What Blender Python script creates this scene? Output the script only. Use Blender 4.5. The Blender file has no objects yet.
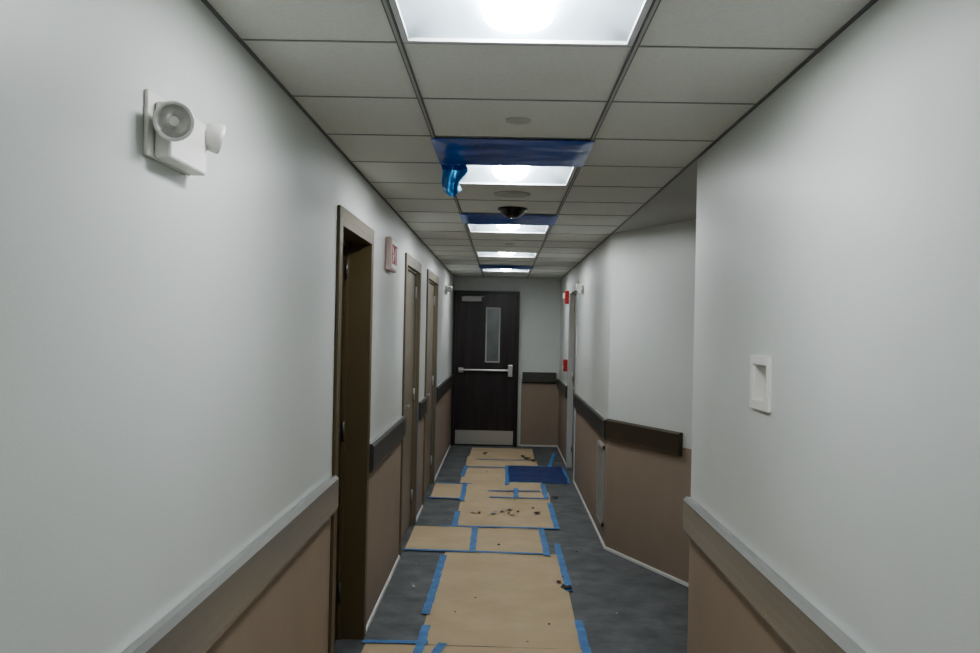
import bpy, bmesh, math, random
from mathutils import Vector, Matrix, noise
random.seed(4)
scene = bpy.context.scene
COL = scene.collection

# ------------------------------------------------------------ materials
def mat(name, col, rough=0.6, metal=0.0, var=0.0, vscale=5.0, bump=0.0, bscale=80.0,
        emit=0.0, ecol=None, trans=0.0, coat=0.0, col2=None, stretch=None, spec=None):
    m = bpy.data.materials.new(name); m.use_nodes = True
    nt = m.node_tree; b = nt.nodes["Principled BSDF"]
    c = (*col, 1)
    b.inputs["Base Color"].default_value = c
    b.inputs["Roughness"].default_value = rough
    b.inputs["Metallic"].default_value = metal
    if spec is not None: b.inputs["Specular IOR Level"].default_value = spec
    if coat: b.inputs["Coat Weight"].default_value = coat
    if trans: b.inputs["Transmission Weight"].default_value = trans
    if emit:
        b.inputs["Emission Color"].default_value = (*(ecol or col), 1)
        b.inputs["Emission Strength"].default_value = emit
    tc = nt.nodes.new("ShaderNodeTexCoord")
    mp = nt.nodes.new("ShaderNodeMapping")
    nt.links.new(tc.outputs["Object"], mp.inputs["Vector"])
    if stretch: mp.inputs["Scale"].default_value = stretch
    if var or col2:
        n = nt.nodes.new("ShaderNodeTexNoise"); n.inputs["Scale"].default_value = vscale
        n.inputs["Detail"].default_value = 6; n.inputs["Roughness"].default_value = 0.6
        nt.links.new(mp.outputs["Vector"], n.inputs["Vector"])
        r = nt.nodes.new("ShaderNodeValToRGB")
        r.color_ramp.elements[0].position = 0.33; r.color_ramp.elements[1].position = 0.67
        if col2:
            r.color_ramp.elements[0].color = (*col2, 1); r.color_ramp.elements[1].color = c
        else:
            r.color_ramp.elements[0].color = (*[x*(1-var) for x in col], 1)
            r.color_ramp.elements[1].color = (*[min(1, x*(1+var)) for x in col], 1)
        nt.links.new(n.outputs["Fac"], r.inputs["Fac"])
        nt.links.new(r.outputs["Color"], b.inputs["Base Color"])
    if bump:
        n2 = nt.nodes.new("ShaderNodeTexNoise"); n2.inputs["Scale"].default_value = bscale
        n2.inputs["Detail"].default_value = 4
        nt.links.new(mp.outputs["Vector"], n2.inputs["Vector"])
        bp = nt.nodes.new("ShaderNodeBump"); bp.inputs["Strength"].default_value = bump
        bp.inputs["Distance"].default_value = 0.01
        nt.links.new(n2.outputs["Fac"], bp.inputs["Height"])
        nt.links.new(bp.outputs["Normal"], b.inputs["Normal"])
    return m

M_wall = mat("wall_paint", (0.607, 0.627, 0.600), 0.40, var=0.02, vscale=2, bump=0.05, bscale=120)
M_gyp = mat("gypsum_ceiling_paint", (0.50, 0.505, 0.485), 0.8, bump=0.04)
M_tile = mat("acoustic_tile", (0.71, 0.72, 0.685), 0.95, var=0.04, vscale=90, bump=0.15, bscale=200)
M_gridm = mat("grid_metal", (0.16, 0.165, 0.17), 0.5)
M_gridl = mat("grid_metal_light", (0.45, 0.45, 0.44), 0.5)
M_gridc = mat("grid_metal_cross", (0.30, 0.305, 0.30), 0.5)
M_floor = mat("concrete_floor", (0.150, 0.157, 0.158), 0.6, col2=(0.070, 0.076, 0.080), vscale=5, bump=0.2, bscale=30)
M_paper = mat("kraft_paper", (0.56, 0.440, 0.285), 0.8, col2=(0.48, 0.37, 0.235), vscale=3, bump=0.15, bscale=9)
M_tape = mat("blue_painter_tape", (0.075, 0.21, 0.45), 0.6, var=0.2, vscale=12, bump=0.1)
M_film = mat("blue_plastic_film", (0.006, 0.095, 0.50), 0.28, var=0.25, vscale=5, coat=0.3)
M_flap = mat("blue_plastic_thin", (0.02, 0.22, 0.62), 0.35, trans=0.10)
M_filmf = mat("blue_floor_film", (0.012, 0.04, 0.20), 0.3, var=0.4, vscale=10, bump=0.3, bscale=14)
M_wains = mat("wainscot_panel", (0.315, 0.250, 0.195), 0.6, var=0.04, vscale=3, bump=0.05)
M_rail = mat("rail_brushed_metal", (0.46, 0.465, 0.46), 0.26, metal=0.92, var=0.08, vscale=6, stretch=(1, .05, 8))
M_railtop = mat("rail_top_aluminium", (0.46, 0.46, 0.45), 0.28, metal=0.85)
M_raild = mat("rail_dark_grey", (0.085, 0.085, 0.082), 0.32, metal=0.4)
M_railbr = mat("rail_brown", (0.095, 0.078, 0.054), 0.30, metal=0.4)
M_dframe = mat("door_frame_brown", (0.105, 0.078, 0.038), 0.42)
M_dleafd = mat("door_leaf_brown", (0.040, 0.027, 0.014), 0.5)
M_dtaupe = mat("door_frame_taupe", (0.18, 0.152, 0.108), 0.4)
M_dleaft = mat("door_leaf_taupe", (0.22, 0.19, 0.15), 0.4, var=0.08, vscale=3, stretch=(1, 1, .2))
M_fdoor = mat("espresso_wood", (0.040, 0.030, 0.031), 0.35, col2=(0.016, 0.012, 0.013), vscale=16, stretch=(1, 1, .06))
M_steel = mat("brushed_steel", (0.55, 0.55, 0.54), 0.32, metal=0.9, bump=0.05, stretch=(1, 1, 20))
M_glass = mat("wired_glass", (0.16, 0.18, 0.18), 0.12, var=0.2, vscale=4, spec=0.8)
M_white = mat("white_plastic", (0.78, 0.77, 0.73), 0.35)
M_whitetr = mat("white_trim", (0.60, 0.60, 0.57), 0.5)
M_lampl = mat("lamp_reflector", (0.46, 0.45, 0.42), 0.25, metal=0.2, var=0.15, vscale=60)
M_red = mat("red_plastic", (0.45, 0.03, 0.025), 0.4)
M_pink = mat("exit_sign_face", (0.62, 0.46, 0.44), 0.4)
M_black = mat("black_dome", (0.012, 0.012, 0.012), 0.12)
M_refl = mat("troffer_reflector", (0.43, 0.50, 0.545), 0.5)
M_tfr = mat("troffer_frame", (0.62, 0.64, 0.65), 0.5)
M_lens = mat("troffer_lens", (0.9, 0.95, 1.0), 0.5, emit=31.0, ecol=(0.96, 0.985, 1.0))
M_dark = mat("dark_scrap", (0.05, 0.045, 0.04), 0.8)
M_greyp = mat("grille_grey", (0.40, 0.40, 0.38), 0.5)

# ------------------------------------------------------------ builder
class MB:
    def __init__(s, name):
        s.name = name; s.bm = bmesh.new(); s.mats = []
    def mi(s, m):
        if m not in s.mats: s.mats.append(m)
        return s.mats.index(m)
    def box(s, x0, x1, y0, y1, z0, z1, m, bevel=0.0, M=None):
        r = bmesh.ops.create_cube(s.bm, size=1.0)
        vs = r["verts"]
        for v in vs:
            v.co = Vector(((x0+x1)/2 + v.co.x*(x1-x0), (y0+y1)/2 + v.co.y*(y1-y0), (z0+z1)/2 + v.co.z*(z1-z0)))
        idx = s.mi(m)
        fs = {f for v in vs for f in v.link_faces}
        for f in fs: f.material_index = idx
        if bevel:
            es = list({e for v in vs for e in v.link_edges})
            r2 = bmesh.ops.bevel(s.bm, geom=es, offset=bevel, segments=2, affect='EDGES', profile=0.5)
            for f in r2["faces"]: f.material_index = idx
            vs = list({v for f in r2["faces"] for v in f.verts} | {v for v in vs if v.is_valid})
        if M is not None:
            for v in vs: v.co = M @ v.co
    def prism(s, pts, z0, z1, m):
        n = len(pts)
        a = [s.bm.verts.new((p[0], p[1], z0)) for p in pts]
        b = [s.bm.verts.new((p[0], p[1], z1)) for p in pts]
        fs = [s.bm.faces.new(a[::-1]), s.bm.faces.new(b)]
        for i in range(n):
            fs.append(s.bm.faces.new([a[i], a[(i+1) % n], b[(i+1) % n], b[i]]))
        for f in fs: f.material_index = s.mi(m)
    def lathe(s, center, axis, prof, m, seg=32, mats=None):
        """prof: list of (radius, height along axis)"""
        ax = Vector(axis).normalized()
        q = Vector((0, 0, 1)).rotation_difference(ax)
        c = Vector(center); rings = []
        for r, h in prof:
            ring = []
            for i in range(seg):
                a = 2*math.pi*i/seg
                ring.append(s.bm.verts.new(c + q @ Vector((r*math.cos(a), r*math.sin(a), h))))
            rings.append(ring)
        for k in range(len(rings)-1):
            mm = (mats[k] if mats else m)
            for i in range(seg):
                f = s.bm.faces.new([rings[k][i], rings[k][(i+1) % seg], rings[k+1][(i+1) % seg], rings[k+1][i]])
                f.material_index = s.mi(mm); f.smooth = True
        f = s.bm.faces.new(rings[0][::-1]); f.material_index = s.mi(mats[0] if mats else m)
        f = s.bm.faces.new(rings[-1]); f.material_index = s.mi(mats[-1] if mats else m)
    def extr(s, p0, p1, nrm, prof, mats_):
        """extrude a (d,z) profile from p0 to p1 (2-D floor points) offset along nrm"""
        p0 = Vector(p0); p1 = Vector(p1); nrm = Vector(nrm).normalized()
        A = [s.bm.verts.new((p0.x+nrm.x*d, p0.y+nrm.y*d, z)) for d, z in prof]
        B = [s.bm.verts.new((p1.x+nrm.x*d, p1.y+nrm.y*d, z)) for d, z in prof]
        n = len(prof)
        for i in range(n):
            f = s.bm.faces.new([A[i], A[(i+1) % n], B[(i+1) % n], B[i]])
            f.material_index = s.mi(mats_[i % len(mats_)])
        for r in (A[::-1], B):
            f = s.bm.faces.new(r); f.material_index = s.mi(mats_[2 % len(mats_)])
    def done(s, parent=None):
        bmesh.ops.recalc_face_normals(s.bm, faces=s.bm.faces)
        me = bpy.data.meshes.new(s.name); s.bm.to_mesh(me); s.bm.free()
        for m in s.mats: me.materials.append(m)
        o = bpy.data.objects.new(s.name, me); COL.objects.link(o)
        if parent: o.parent = parent
        return o

# ------------------------------------------------------------ dimensions
XL, XR = -0.716, 0.818
YB, YF = 13.3, -3.0
H = 2.405
CAM = 1.65
T = 0.15
RY0, RY1 = 3.99, 7.1          # recess on the right
GX0, GX1 = -0.288, 0.333      # ceiling grid lines
STEP = 0.59
GL = [2.444 + STEP*k for k in range(-9, 19)]
FIX = [-2.866, -0.506, 1.854, 4.214, 6.574, 8.934, 11.294]

# ------------------------------------------------------------ floor
mb = MB("floor"); mb.box(XL-T, 2.45, YF-T, YB+T, -0.1, 0, M_floor); mb.done()

# ------------------------------------------------------------ left wall with door openings
DT = 2.15
ldoors = [(3.99, 4.94, 2.125), (6.72, 7.84, DT), (8.65, 9.95, DT+.01)]
mb = MB("wall_left")
ys = [YF] + [v for d in ldoors for v in d[:2]] + [YB]
for i in range(0, len(ys), 2):
    mb.box(XL-T, XL, ys[i], ys[i+1], 0, H, M_wall)
for a, b, t_ in ldoors:
    mb.box(XL-T, XL, a, b, t_, H, M_wall)
mb.done()
rdoor = (10.25, 11.35, DT)
NY0, NY1, NZ0, NZ1 = 2.858, 3.012, 1.445, 1.560      # niche for the recessed box
mb = MB("wall_right")
mb.box(XR, XR+T, YF, NY0, 0, H, M_wall)
mb.box(XR, XR+T, NY1, RY0, 0, H, M_wall)
mb.box(XR, XR+T, NY0, NY1, 0, NZ0, M_wall)
mb.box(XR, XR+T, NY0, NY1, NZ1, H, M_wall)
mb.done()
mb = MB("wall_right_far")
mb.box(XR, XR+T, RY1, rdoor[0], 0, H, M_wall)
mb.box(XR, XR+T, rdoor[1], YB, 0, H, M_wall)
mb.box(XR, XR+T, rdoor[0], rdoor[1], DT, H, M_wall)
mb.done()
mb = MB("wall_recess")
mb.prism([(XR, RY1), (1.6, 5.29), (2.3, 5.29), (2.3, RY0), (XR+T, RY0), (XR+T, RY0-T), (2.45, RY0-T), (2.45, 5.44), (1.7, 5.44), (XR+T, 7.1)], 0, H, M_wall)
mb.done()
mb = MB("wall_back"); mb.box(XL-T, XR+T, YB, YB+T, 0, H, M_wall); mb.done()
mb = MB("wall_front"); mb.box(XL-T, XR+T, YF-T, YF, 0, H, M_wall); mb.done()

# ------------------------------------------------------------ ceiling
mb = MB("ceiling")
xs = [XL-T, GX0, GX1, XR]
cells = [YF-T] + [g for g in GL if YF < g < YB-0.05] + [YB+T]
for i in range(len(cells)-1):
    y0, y1 = cells[i], cells[i+1]
    isfix = any(abs(y0-f) < 0.05 for f in FIX)
    for j in range(3):
        if j == 1 and isfix: continue
        mb.box(xs[j], xs[j+1], y0, y1, H, H+0.02, M_tile)
mb.box(XR, 2.45, YF-T, YB+T, H, H+0.02, M_gyp)
ceiling = mb.done()
mb = MB("grid_bars")
for x in (GX0, GX1):
    mb.box(x-0.008, x+0.008, YF, YB, H-0.005, H-0.0005, M_gridm)
    mb.box(x-0.0035, x+0.0035, YF, YB, H-0.0065, H-0.005, M_gridl)
for g in GL:
    if YF < g < YB-0.05:
        for a, b in ((XL, GX0-.008), (GX0+.008, GX1-.008), (GX1+.008, XR)):
            mb.box(a, b, g-0.004, g+0.004, H-0.003, H-0.0005, M_gridc)
mb.box(XL, XL+0.010, YF, YB, H-0.005, H-0.0005, M_gridm)
mb.box(XR-0.010, XR, YF, YB, H-0.005, H-0.0005, M_gridm)
mb.done(ceiling)

# ------------------------------------------------------------ troffers
for y0 in FIX:
    y1 = y0+STEP
    mb = MB("ceiling_troffer_light")
    a, b = GX0+0.010, GX1-0.010; c, d = y0+0.006, y1-0.006
    lip = 0.016
    for bx in ((a, b, c, c+lip), (a, b, d-lip, d), (a, a+lip, c+lip, d-lip), (b-lip, b, c+lip, d-lip)):
        mb.box(*bx, H-0.004, H+0.010, M_tfr)
    a += lip; b -= lip; c += lip; d -= lip
    nx, ny = 28, 14
    W, D = b-a, d-c
    grid = []
    def sm(t):
        t = max(0, min(1, t)); return math.sin(t*math.pi/2)
    for i in range(nx+1):
        row = []
        for j in range(ny+1):
            u = i/nx; v = j/ny
            dx = min(u, 1-u)*W; dy = min(v, 1-v)*D
            z = H + 0.005 + 0.075*min(sm(dx/0.20), sm(dy/0.06))
            row.append(mb.bm.verts.new((a+u*W, c+v*D, z)))
        grid.append(row)
    for i in range(nx):
        for j in range(ny):
            f = mb.bm.faces.new([grid[i][j], grid[i+1][j], grid[i+1][j+1], grid[i][j+1]])
            f.material_index = mb.mi(M_refl); f.smooth = True
    # curved lens basket
    cx = (a+b)/2; ly0, ly1 = c+0.030, d-0.030; hw = 0.092; hh = 0.068; zt = H+0.076
    N = 14; ends = []
    for yy, sc in ((ly0, 0.94), (ly0+0.012, 1), (ly1-0.012, 1), (ly1, 0.94)):
        ends.append([mb.bm.verts.new((cx-hw*sc*math.cos(math.pi*k/N), yy, zt-hh*sc*math.sin(math.pi*k/N)**0.6)) for k in range(N+1)])
    for e in range(3):
        for k in range(N):
            f = mb.bm.faces.new([ends[e][k], ends[e][k+1], ends[e+1][k+1], ends[e+1][k]])
            f.material_index = mb.mi(M_lens); f.smooth = True
    for e in (0, 3):
        f = mb.bm.faces.new(ends[e]); f.material_index = mb.mi(M_lens)
    mb.box(a-0.01, b+0.01, c-0.01, d+0.01, H+0.085, H+0.10, M_tfr)
    mb.done()

# ------------------------------------------------------------ handrails, wainscot, base
def railprof(zt, h=0.15, p=0.034):
    return [(0.002, zt-0.002), (p-0.012, zt), (p, zt-0.014), (p, zt-h+0.02), (p-0.010, zt-h), (0.002, zt-h)]
RM = [M_railtop, M_railtop, M_rail, M_rail, M_rail, M_rail]
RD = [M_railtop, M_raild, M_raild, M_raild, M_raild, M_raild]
RB = [M_railbr]*6
def run(nm, p0, p1, n, zt, rm=RM, trim=0.012, rend=None, h=0.155):
    p0 = Vector(p0); p1 = Vector(p1); dr = (p1-p0).normalized()
    mb = MB("handrail")
    q1 = Vector(rend) if rend else p1-dr*trim
    mb.extr(p0+dr*trim, q1, n, railprof(zt, h), rm)
    mb.done()
    mb = MB("trim_wainscot_"+nm)
    mb.extr(p0, p1, n, [(0, 0.0), (0.001, zt-0.10), (0.0015, zt-0.10), (0.0015, 0.0)], [M_wains])
    mb.extr(p0, p1, n, [(0, 0.0), (0, 0.022), (0.012, 0.016), (0.014, 0.0)], [M_whitetr])
    mb.done()
ZL, ZR = 1.022, 0.985
cas = 0.045
run("left", (XL, YF), (XL, ldoors[0][0]-cas-0.003), (1, 0), ZL)
run("left", (XL, ldoors[0][1]+cas+.003), (XL, ldoors[1][0]-cas-.003), (1, 0), ZL, rm=RD)
run("left", (XL, ldoors[1][1]+cas+.003), (XL, ldoors[2][0]-cas-.003), (1, 0), ZL, rm=RD)
run("left", (XL, ldoors[2][1]+cas+.003), (XL, 13.1), (1, 0), ZL, rm=RD)
run("right", (XR, YF), (XR, RY0), (-1, 0), 0.958, trim=0.0, rend=(XR, 3.975))
run("right_far", (XR, RY1), (XR, rdoor[0]-cas-.003), (-1, 0), ZR, rm=RD)
run("right_far", (XR, rdoor[1]+cas+.003), (XR, YB-0.05), (-1, 0), ZR, rm=RD)
run("back", (0.28, YB), (XR, YB), (0, -1), 1.06, rend=(XR-0.045, YB), rm=RD)
dv = Vector((1.6-XR, 5.29-RY1)).normalized(); nn = Vector((dv.y, -dv.x))
if nn.x > 0: nn = -nn
run("recess", (XR, RY1), (1.6, 5.29), nn, ZR+0.012, rm=RB, trim=0.02, rend=Vector((XR, RY1))+dv*0.99, h=0.160)

# ------------------------------------------------------------ side doors
def side_door(name, y0, y1, DT, side, mf, ml, rec=0.09, z_l=1.02):
    """side=-1 left wall, +1 right wall"""
    X = XL if side < 0 else XR
    s = side
    def bx(mb, d0, d1, *r, **k):  # d measured into the wall
        xa, xb = X+s*d0, X+s*d1
        mb.box(min(xa, xb), max(xa, xb), *r, **k)
    mb = MB(name)
    f = 0.035
    for (a, b) in ((y0-cas, y0-0.0), (y1+0.0, y1+cas)):
        bx(mb, -0.014, -0.0005, a, b, 0, DT+cas, mf, bevel=0.003)
    bx(mb, -0.014, -0.0005, y0, y1, DT, DT+cas, mf)
    bx(mb, -0.014, T, y0+0.0005, y0+f, 0, DT-.0005, mf)
    bx(mb, -0.014, T, y1-f, y1-0.0005, 0, DT-.0005, mf)
    bx(mb, -0.014, T, y0+f, y1-f, DT-f, DT-.0005, mf)
    # stops
    bx(mb, rec-0.018, rec, y0+f, y0+f+0.016, 0, DT-f, mf)
    bx(mb, rec-0.018, rec, y1-f-0.016, y1-f, 0, DT-f, mf)
    bx(mb, rec-0.018, rec, y0+f, y1-f, DT-f-0.016, DT-f, mf)
    # leaf
    bx(mb, rec, rec+0.044, y0+f+.003, y1-f-.003, 0.008, DT-f-.003, ml)
    # hinges on the far jamb
    for z in (0.25, 1.1, 1.95):
        mb.lathe((X+s*(rec-0.01), y1-f-0.02, z-0.05), (0, 0, 1), [(0.008, 0), (0.008, 0.1)], M_steel if rec < .08 else M_raild, seg=10)
    # lever set
    yy = y0+f+0.08
    mb.lathe((X+s*rec, yy, z_l), (-s, 0, 0), [(0.028, 0), (0.028, 0.008), (0.012, 0.012), (0.011, 0.05)], M_steel, seg=20)
    xa, xb = X+s*(rec-0.062), X+s*(rec-0.045)
    mb.box(min(xa, xb), max(xa, xb), yy-0.012, yy+0.11, z_l-.01, z_l+.01, M_steel, bevel=0.004)
    return mb.done()
side_door("door_1", *ldoors[0], -1, M_dframe, M_dleafd, rec=0.125)
side_door("door_2", *ldoors[1], -1, M_dtaupe, M_dleaft, rec=0.03, z_l=1.07)
side_door("door_3", *ldoors[2], -1, M_dtaupe, M_dleaft, rec=0.03)
side_door("door_4", *rdoor, 1, M_whitetr, M_dtaupe, rec=0.05)

# ------------------------------------------------------------ end door
mb = MB("door_5")
dx0, dx1, dz = -0.672, 0.195, 2.17
yd = YB-0.075
fr = 0.035
mb.box(dx0-fr, dx0-.002, YB-0.10, YB-.0005, 0, dz+fr, M_fdoor)
mb.box(dx1+.002, dx1+fr, YB-0.10, YB-.0005, 0, dz+fr, M_fdoor)
mb.box(dx0-.002, dx1+.002, YB-0.10, YB-.0005, dz+.002, dz+fr, M_fdoor)
wx0, wx1, wz0, wz1 = -0.235, -0.05, 1.20, 1.96
for r in ((dx0, wx0, 0.008, dz), (wx1, dx1, 0.008, dz), (wx0, wx1, 0.008, wz0), (wx0, wx1, wz1, dz)):
    mb.box(r[0], r[1], yd, yd+0.045, r[2], r[3], M_fdoor)
mb.box(wx0, wx1, yd+0.018, yd+0.026, wz0, wz1, M_glass)
for r in ((wx0-.012, wx0+.008, wz0-.012, wz1+.012), (wx1-.008, wx1+.012, wz0-.012, wz1+.012), (wx0, wx1, wz0-.012, wz0+.008), (wx0, wx1, wz1-.008, wz1+.012)):
    mb.box(r[0], r[1], yd-0.006, yd+0.01, r[2], r[3], M_greyp)
mb.box(dx0+.02, dx1-.02, yd-0.003, yd, 0.02, 0.22, M_steel)         # kick plate
mb.box(dx0+.05, dx1-.10, yd-0.065, yd-0.03, 1.065, 1.092, M_steel, bevel=0.006)
mb.box(dx0+.05, dx0+.12, yd-0.05, yd, 1.04, 1.11, M_steel, bevel=0.006)
mb.box(dx1-.115, dx1-.045, yd-0.07, yd, 0.99, 1.16, M_steel, bevel=0.008)
mb.box(dx0+.08, dx0+.36, yd-0.06, yd-.0005, 2.05, 2.12, M_greyp, bevel=0.006)
mb.box(dx0+.12, dx0+.40, yd-0.085, yd-0.062, 2.115, 2.125, M_greyp)
mb.done()

# ------------------------------------------------------------ emergency light (twin head)
def emerg(name, X, s, yc, zc, sc=1.0):
    mb = MB(name)
    def P(d, y, z): return (X+s*d*sc, yc+y*sc, zc+z*sc)
    def bx(d0, d1, y0, y1, z0, z1, m, bevel=0):
        a, b = X+s*d0*sc, X+s*d1*sc
        mb.box(min(a, b), max(a, b), yc+y0*sc, yc+y1*sc, zc+z0*sc, zc+z1*sc, m, bevel=bevel*sc)
    bx(0.0005, 0.010, -0.150, 0.110, -0.064, 0.066, M_white, bevel=0.003)   # back plate
    bx(0.010, 0.046, -0.118, 0.106, -0.064, 0.050, M_white, bevel=0.006)     # housing
    for yo, zo, ax, hs in ((-0.138, 0.003, (0.42*s, -0.9, -0.10), 0.95), (0.118, 0.026, (0.88*s, 0.42, -0.22), 0.82)):
        a = Vector(ax).normalized()
        base = Vector(P(0.055, yo, zo))
        mb.lathe(Vector(P(0.03, yo+0.01, zo)), (s, 0, 0), [(0.017*sc, 0), (0.014*sc, 0.022*sc)], M_white, seg=16)
        o = base - a*0.03*sc
        prof = [(0.012, 0), (0.026, 0.006), (0.037, 0.022), (0.041, 0.045), (0.041, 0.058), (0.037, 0.060), (0.034, 0.055), (0.022, 0.052), (0.010, 0.055), (0.002, 0.057)]
        mb.lathe(o, a, [(r*sc*hs, h*sc*hs) for r, h in prof], M_white, seg=32,
                 mats=[M_white]*6+[M_lampl]*2+[M_white]*2)
    return mb.done()
emerg("emergency_light", XL, 1, 1.965, 2.045)
emerg("emergency_light", XL, 1, 11.4, 2.13, 0.9)
emerg("emergency_light", XR, -1, 9.6, 2.10, 0.8)

# ------------------------------------------------------------ exit sign
mb = MB("exit_sign")
mb.box(XL+.0005, XL+0.035, 5.58, 5.88, 2.00, 2.20, M_pink, bevel=0.006)
mb.box(XL+0.035, XL+0.038, 5.595, 5.865, 2.015, 2.185, M_white)
def bar(y0, y1, z0, z1): mb.box(XL+0.038, XL+0.0405, y0, y1, z0, z1, M_red)
for k, ch in enumerate("EXIT"):
    y = 5.61+0.062*k           # reads left-to-right for someone facing the left wall
    if ch == 'E':
        bar(y+.005, y+.017, 2.04, 2.16)
        for z in (2.04, 2.095, 2.148): bar(y+.017, y+.048, z, z+.012)
    elif ch == 'X':
        for sg in (-1, 1):
            Mx = Matrix.Translation((0, y+.03, 2.10)) @ Matrix.Rotation(sg*0.4, 4, 'X')
            mb.box(XL+0.038, XL+0.0405, -.006, .006, -.062, .062, M_red, M=Mx)
    elif ch == 'I': bar(y+.024, y+.036, 2.04, 2.16)
    else:
        bar(y+.024, y+.036, 2.04, 2.148); bar(y+.005, y+.055, 2.148, 2.16)
mb.done()

# ------------------------------------------------------------ fire devices
mb = MB("fire_alarm_strobe")
mb.box(XR-0.045, XR-.0005, 11.62, 11.76, 2.0, 2.16, M_red, bevel=0.006)
mb.box(XR-0.07, XR-0.045, 11.65, 11.73, 2.06, 2.13, M_white, bevel=0.006)
mb.done()
mb = MB("fire_alarm_pull_station")
mb.box(XR-0.05, XR-.0005, 11.65, 11.75, 1.15, 1.30, M_red, bevel=0.006)
mb.box(XR-0.062, XR-0.05, 11.665, 11.735, 1.19, 1.215, M_white, bevel=0.003)
mb.done()

# ------------------------------------------------------------ recessed wall box on the right
mb = MB("wall_recess_box")
y0, y1, z0, z1 = 2.83, 3.04, 1.418, 1.587
for r in ((y0, y1, z0, NZ0), (y0, y1, NZ1, z1), (y0, NY0, NZ0, NZ1), (NY1, y1, NZ0, NZ1)):
    mb.box(XR-0.010, XR-.0005, *r, M_white)
dp = 0.07; t = 0.004; e = 0.0005
mb.box(XR+dp, XR+dp+t, NY0+e, NY1-e, NZ0+e, NZ1-e, M_whitetr)
mb.box(XR-.0005, XR+dp, NY0+e, NY0+t, NZ0+e, NZ1-e, M_white)
mb.box(XR-.0005, XR+dp, NY1-t, NY1-e, NZ0+e, NZ1-e, M_white)
mb.box(XR-.0005, XR+dp, NY0+t, NY1-t, NZ0+e, NZ0+t, M_white)
mb.box(XR-.0005, XR+dp, NY0+t, NY1-t, NZ1-t, NZ1-e, M_white)
mb.box(XR+dp-.012, XR+dp, NY0+.045, NY1-.045, NZ0+.03, NZ1-.03, M_white, bevel=.003)
mb.done()

# ------------------------------------------------------------ louvered grille right wall
mb = MB("wall_vent_grille")
y0, y1, z0, z1 = 7.28, 7.72, 0.13, 0.76
for r in ((y0, y1, z0, z0+.03), (y0, y1, z1-.03, z1), (y0, y0+.03, z0, z1), (y1-.03, y1, z0, z1)):
    mb.box(XR-0.016, XR-.002, *r, M_greyp)
z = z0+.045
while z < z1-.04:
    Mx = Matrix.Translation((XR-0.009, 0, z)) @ Matrix.Rotation(0.6, 4, 'Y')
    mb.box(-.007, .007, y0+.03, y1-.03, -.0015, .0015, M_greyp, M=Mx); z += 0.022
mb.done()

# ------------------------------------------------------------ ceiling devices
def disc(name, x, y, r, m, prof=None):
    mb = MB(name)
    mb.lathe((x, y, H-.0005), (0, 0, -1), prof or [(r, 0), (r, 0.004), (r*.9, 0.006), (r*.2, 0.007)], m, seg=32)
    return mb.done()
disc("sprinkler_cover_plate", 0.04, 3.33, 0.045, M_gyp)
disc("smoke_detector", 0.035, 5.12, 0.10, M_gyp, [(0.10, 0), (0.10, 0.008), (0.085, 0.012), (0.02, 0.014)])
disc("dome_camera", 0.045, 5.74, 0.09, M_black, [(0.092, 0), (0.092, 0.012), (0.078, 0.018), (0.070, 0.034), (0.05, 0.050), (0.025, 0.058), (0.004, 0.060)])
disc("sprinkler_cover_plate", 0.04, 8.1, 0.042, M_gyp)

# ------------------------------------------------------------ blue film over ceiling diffusers
def film(name, y0, y1, flap=False, amp=0.005):
    mb = MB(name); nx, ny = 48, 40; G = []
    x0, x1 = GX0-0.012, GX1+0.012
    for i in range(nx+1):
        row = []
        for j in range(ny+1):
            u, v = i/nx, j/ny
            e = min(min(u, 1-u)/0.08, min(v, 1-v)/0.08, 1)
            nz = noise.noise(Vector((u*5+y0, v*7, 1.3)))+0.35*noise.noise(Vector((u*18, v*8+y0, 4)))
            z = H-0.008-e*(0.004+amp*(nz+0.6))
            row.append(mb.bm.verts.new((x0+u*(x1-x0), y0+v*(y1-y0), z)))
        G.append(row)
    for i in range(nx):
        for j in range(ny):
            f = mb.bm.faces.new([G[i][j], G[i+1][j], G[i+1][j+1], G[i][j+1]]); f.smooth = True
            f.material_index = mb.mi(M_film)
    if flap:
        nx, nz_ = 22, 22; G = []
        for i in range(nx+1):
            row = []
            for j in range(nz_+1):
                u, v = i/nx, j/nz_
                w = 0.115*(1-0.30*v+0.10*math.sin(v*7))
                drop = 0.145*(0.75+0.25*math.sin(u*2.6+0.4))
                x = x0+0.005+u*w+0.012*v+0.004*math.sin(v*7+u*5)
                y = y1-0.03+0.014*math.sin(u*11+v*2)+0.008*noise.noise(Vector((u*5, v*4, 2)))
                row.append(mb.bm.verts.new((x, y, H-0.012-v*drop)))
            G.append(row)
        for i in range(nx):
            for j in range(nz_):
                f = mb.bm.faces.new([G[i][j], G[i+1][j], G[i+1][j+1], G[i][j+1]]); f.smooth = True
                f.material_index = mb.mi(M_flap if j > 3 else M_film)
    mb.done()
film("blue_plastic_film", 3.634, 4.212, flap=True)
film("blue_plastic_film", 5.99, 6.57)
film("blue_plastic_film", 10.71, 11.29)

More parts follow.
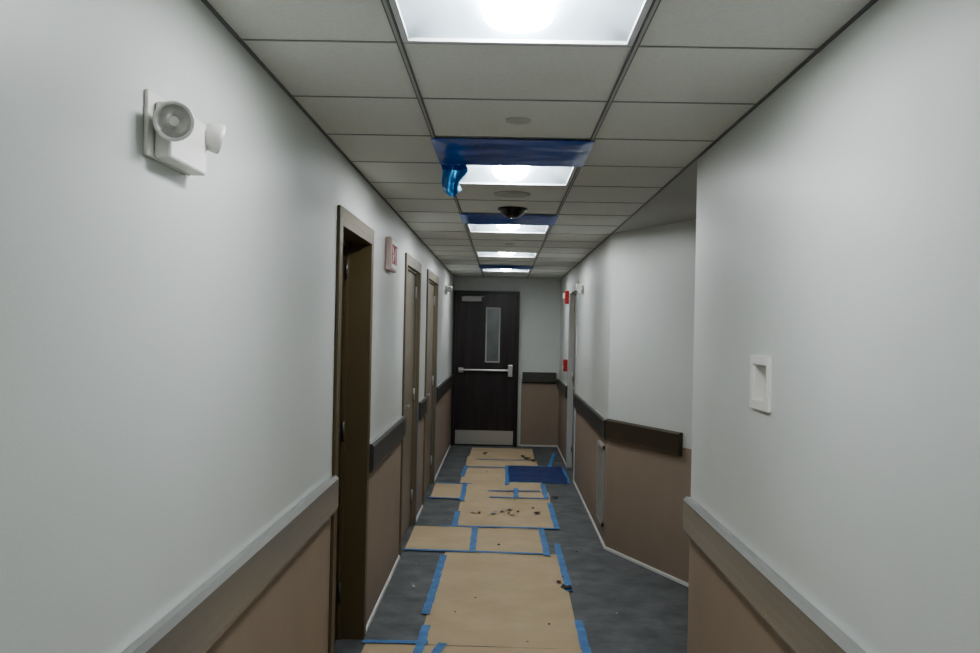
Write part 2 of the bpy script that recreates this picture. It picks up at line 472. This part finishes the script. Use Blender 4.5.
# ------------------------------------------------------------ floor paper
papers = [
    (-0.69, 0.47, 2.2, 4.84),
    (-0.40, 0.45, 4.84, 6.88),
    (-0.70, -0.19, 6.88, 7.75),
    (-0.19, 0.36, 6.86, 7.75),
    (-0.37, 0.49, 7.75, 9.52),
    (-0.68, -0.36, 9.03, 9.92),
    (-0.43, 0.09, 9.50, 11.15),
    (-0.42, 0.14, 11.12, 12.1),
    (0.09, 0.46, 9.50, 10.10),
    (-0.40, 0.44, 11.75, 13.0),
    (0.10, 0.46, 11.32, 11.8),
]
mb = MB("kraft_floor_paper")
for k, (a, b, c, d) in enumerate(papers):
    z = 0.0015 + 0.0012*(k % 3)
    nx, ny = max(6, int((b-a)/0.05)), max(8, int((d-c)/0.06)); G = []
    rot = random.uniform(-0.010, 0.010)
    for i in range(nx+1):
        row = []
        for j in range(ny+1):
            x = a+(b-a)*i/nx; y = c+(d-c)*j/ny
            x2 = x - rot*(y-(c+d)/2); y2 = y + rot*(x-(a+b)/2)
            if i in (0, nx): x2 += 0.008*noise.noise(Vector((y*2, k, 0)))
            zz = z + max(0, 0.006*noise.noise(Vector((x*4, y*3, k*3.1))))
            row.append(mb.bm.verts.new((x2, y2, zz)))
        G.append(row)
    for i in range(nx):
        for j in range(ny):
            f = mb.bm.faces.new([G[i][j], G[i+1][j], G[i+1][j+1], G[i][j+1]]); f.smooth = True
            f.material_index = mb.mi(M_paper)
mb.done()

mb = MB("blue_floor_film"); G = []
for i in range(31):
    row = []
    for j in range(31):
        u, v = i/30, j/30
        row.append(mb.bm.verts.new((0.10+u*0.64+0.012*math.sin(v*8), 10.12+v*1.15+0.02*math.sin(u*7), 0.006+0.006*(1+noise.noise(Vector((u*6, v*6, 7)))))))
    G.append(row)
for i in range(30):
    for j in range(30):
        f = mb.bm.faces.new([G[i][j], G[i+1][j], G[i+1][j+1], G[i][j+1]]); f.smooth = True
        f.material_index = mb.mi(M_filmf)
mb.done()

tapes = [
    ((-0.70, 4.86), (-0.36, 4.87)), ((-0.40, 4.55), (-0.39, 5.15)),
    ((-0.41, 5.35), (-0.395, 6.75)), ((0.46, 4.1), (0.465, 5.3)), ((0.455, 5.9), (0.45, 7.2)),
    ((0.10, 4.72), (0.52, 4.70)), ((-0.33, 4.55), (-0.28, 4.86)),
    ((-0.70, 6.90), (0.36, 6.86)), ((-0.19, 6.86), (-0.20, 7.76)), ((0.36, 6.80), (0.35, 7.74)),
    ((-0.50, 7.76), (0.50, 7.75)), ((-0.37, 7.75), (-0.375, 8.4)), ((0.485, 7.75), (0.48, 8.9)),
    ((-0.69, 9.04), (-0.36, 9.03)), ((-0.36, 8.9), (-0.37, 9.95)), ((-0.69, 9.93), (-0.3, 9.92)),
    ((-0.1, 9.15), (0.48, 9.13)), ((0.16, 9.12), (0.17, 9.7)), ((0.46, 9.12), (0.46, 10.0)),
    ((-0.12, 9.5), (0.42, 9.55)), ((0.08, 9.9), (0.085, 11.3)), ((0.08, 10.11), (0.76, 10.10)),
    ((0.75, 10.1), (0.74, 11.3)), ((0.07, 11.28), (0.76, 11.27)), ((-0.42, 10.4), (-0.41, 11.2)),
    ((-0.42, 11.15), (0.1, 11.14)), ((-0.3, 11.8), (0.32, 11.79)), ((0.60, 11.3), (0.72, 12.5)),
]
mb = MB("blue_painter_tape")
for k, (p, q) in enumerate(tapes):
    p = Vector(p); q = Vector(q); d = (q-p).normalized(); n = Vector((-d.y, d.x))*0.024
    z = 0.0085+0.0004*(k % 4); seg = max(2, int((q-p).length/0.06)); pr = None
    for i in range(seg+1):
        c = p+(q-p)*i/seg
        jit = 0.003*random.uniform(-1, 1)
        a_ = mb.bm.verts.new((c.x+n.x+jit, c.y+n.y, z)); b_ = mb.bm.verts.new((c.x-n.x+jit, c.y-n.y, z))
        if pr:
            f = mb.bm.faces.new([pr[0], a_, b_, pr[1]]); f.material_index = mb.mi(M_tape)
        pr = (a_, b_)
# tape on door frames
mb.box(XL+0.0145, XL+0.0155, 9.955, 9.99, 0.05, 1.25, M_tape)
mb.box(XL+0.0145, XL+0.0155, 7.845, 7.88, 0.05, 1.0, M_tape)
mb.box(XR-0.0155, XR-0.0145, 10.21, 10.245, 0.05, 2.1, M_tape)
mb.box(XR-0.0155, XR-0.0145, 11.355, 11.39, 0.05, 2.1, M_tape)
mb.done()

# ------------------------------------------------------------ debris
mb = MB("debris_scraps")
def scrap(x, y, r, m):
    N = 9; c = mb.bm.verts.new((x, y, 0.012+r*random.uniform(.2, .5)))
    ring = []
    for i in range(N):
        a = 2*math.pi*i/N; rr = r*random.uniform(0.4, 1.2)
        ring.append(mb.bm.verts.new((x+rr*math.cos(a), y+rr*math.sin(a)*1.3, 0.010+random.uniform(0, r*.5))))
    for i in range(N):
        f = mb.bm.faces.new([c, ring[i], ring[(i+1) % N]]); f.material_index = mb.mi(m)
for k in range(11):
    scrap(random.gauss(0.08, 0.13), random.gauss(8.5, 0.22), random.uniform(.012, .035), random.choice([M_dark, M_greyp, M_dark]))
for (x, y, r) in ((0.44, 5.95, .035), (0.40, 6.1, .02), (0.35, 11.9, .06), (0.42, 11.75, .05), (0.3, 12.1, .05),
                  (-0.2, 12.3, .04), (0.15, 9.0, .02), (0.55, 9.2, .03), (-0.15, 10.7, .02), (0.0, 7.1, .015)):
    scrap(x, y, r, M_dark)
for k in range(50):
    scrap(random.uniform(-.65, .75), random.uniform(4.8, 12.3), random.uniform(.004, .010), random.choice([M_dark, M_whitetr, M_paper]))
mb.done()

# ------------------------------------------------------------ world, camera
w = bpy.data.worlds.new("world"); scene.world = w; w.use_nodes = True
w.node_tree.nodes["Background"].inputs[0].default_value = (0.5, 0.55, 0.6, 1)
w.node_tree.nodes["Background"].inputs[1].default_value = 0.02

cd = bpy.data.cameras.new("camera"); cam = bpy.data.objects.new("camera", cd); COL.objects.link(cam)
cd.sensor_width = 36; cd.lens = 929/980*36; cd.clip_start = 0.02
R = Matrix.Rotation(0.014, 4, 'Z') @ Matrix.Rotation(math.pi/2+0.0038, 4, 'X') @ Matrix.Rotation(0.021, 4, 'Z')
cam.matrix_world = Matrix.Translation((0, 0, CAM)) @ R
scene.camera = cam
scene.view_settings.view_transform = 'AgX'
scene.view_settings.look = 'AgX - Medium High Contrast'
scene.view_settings.exposure = 0.42
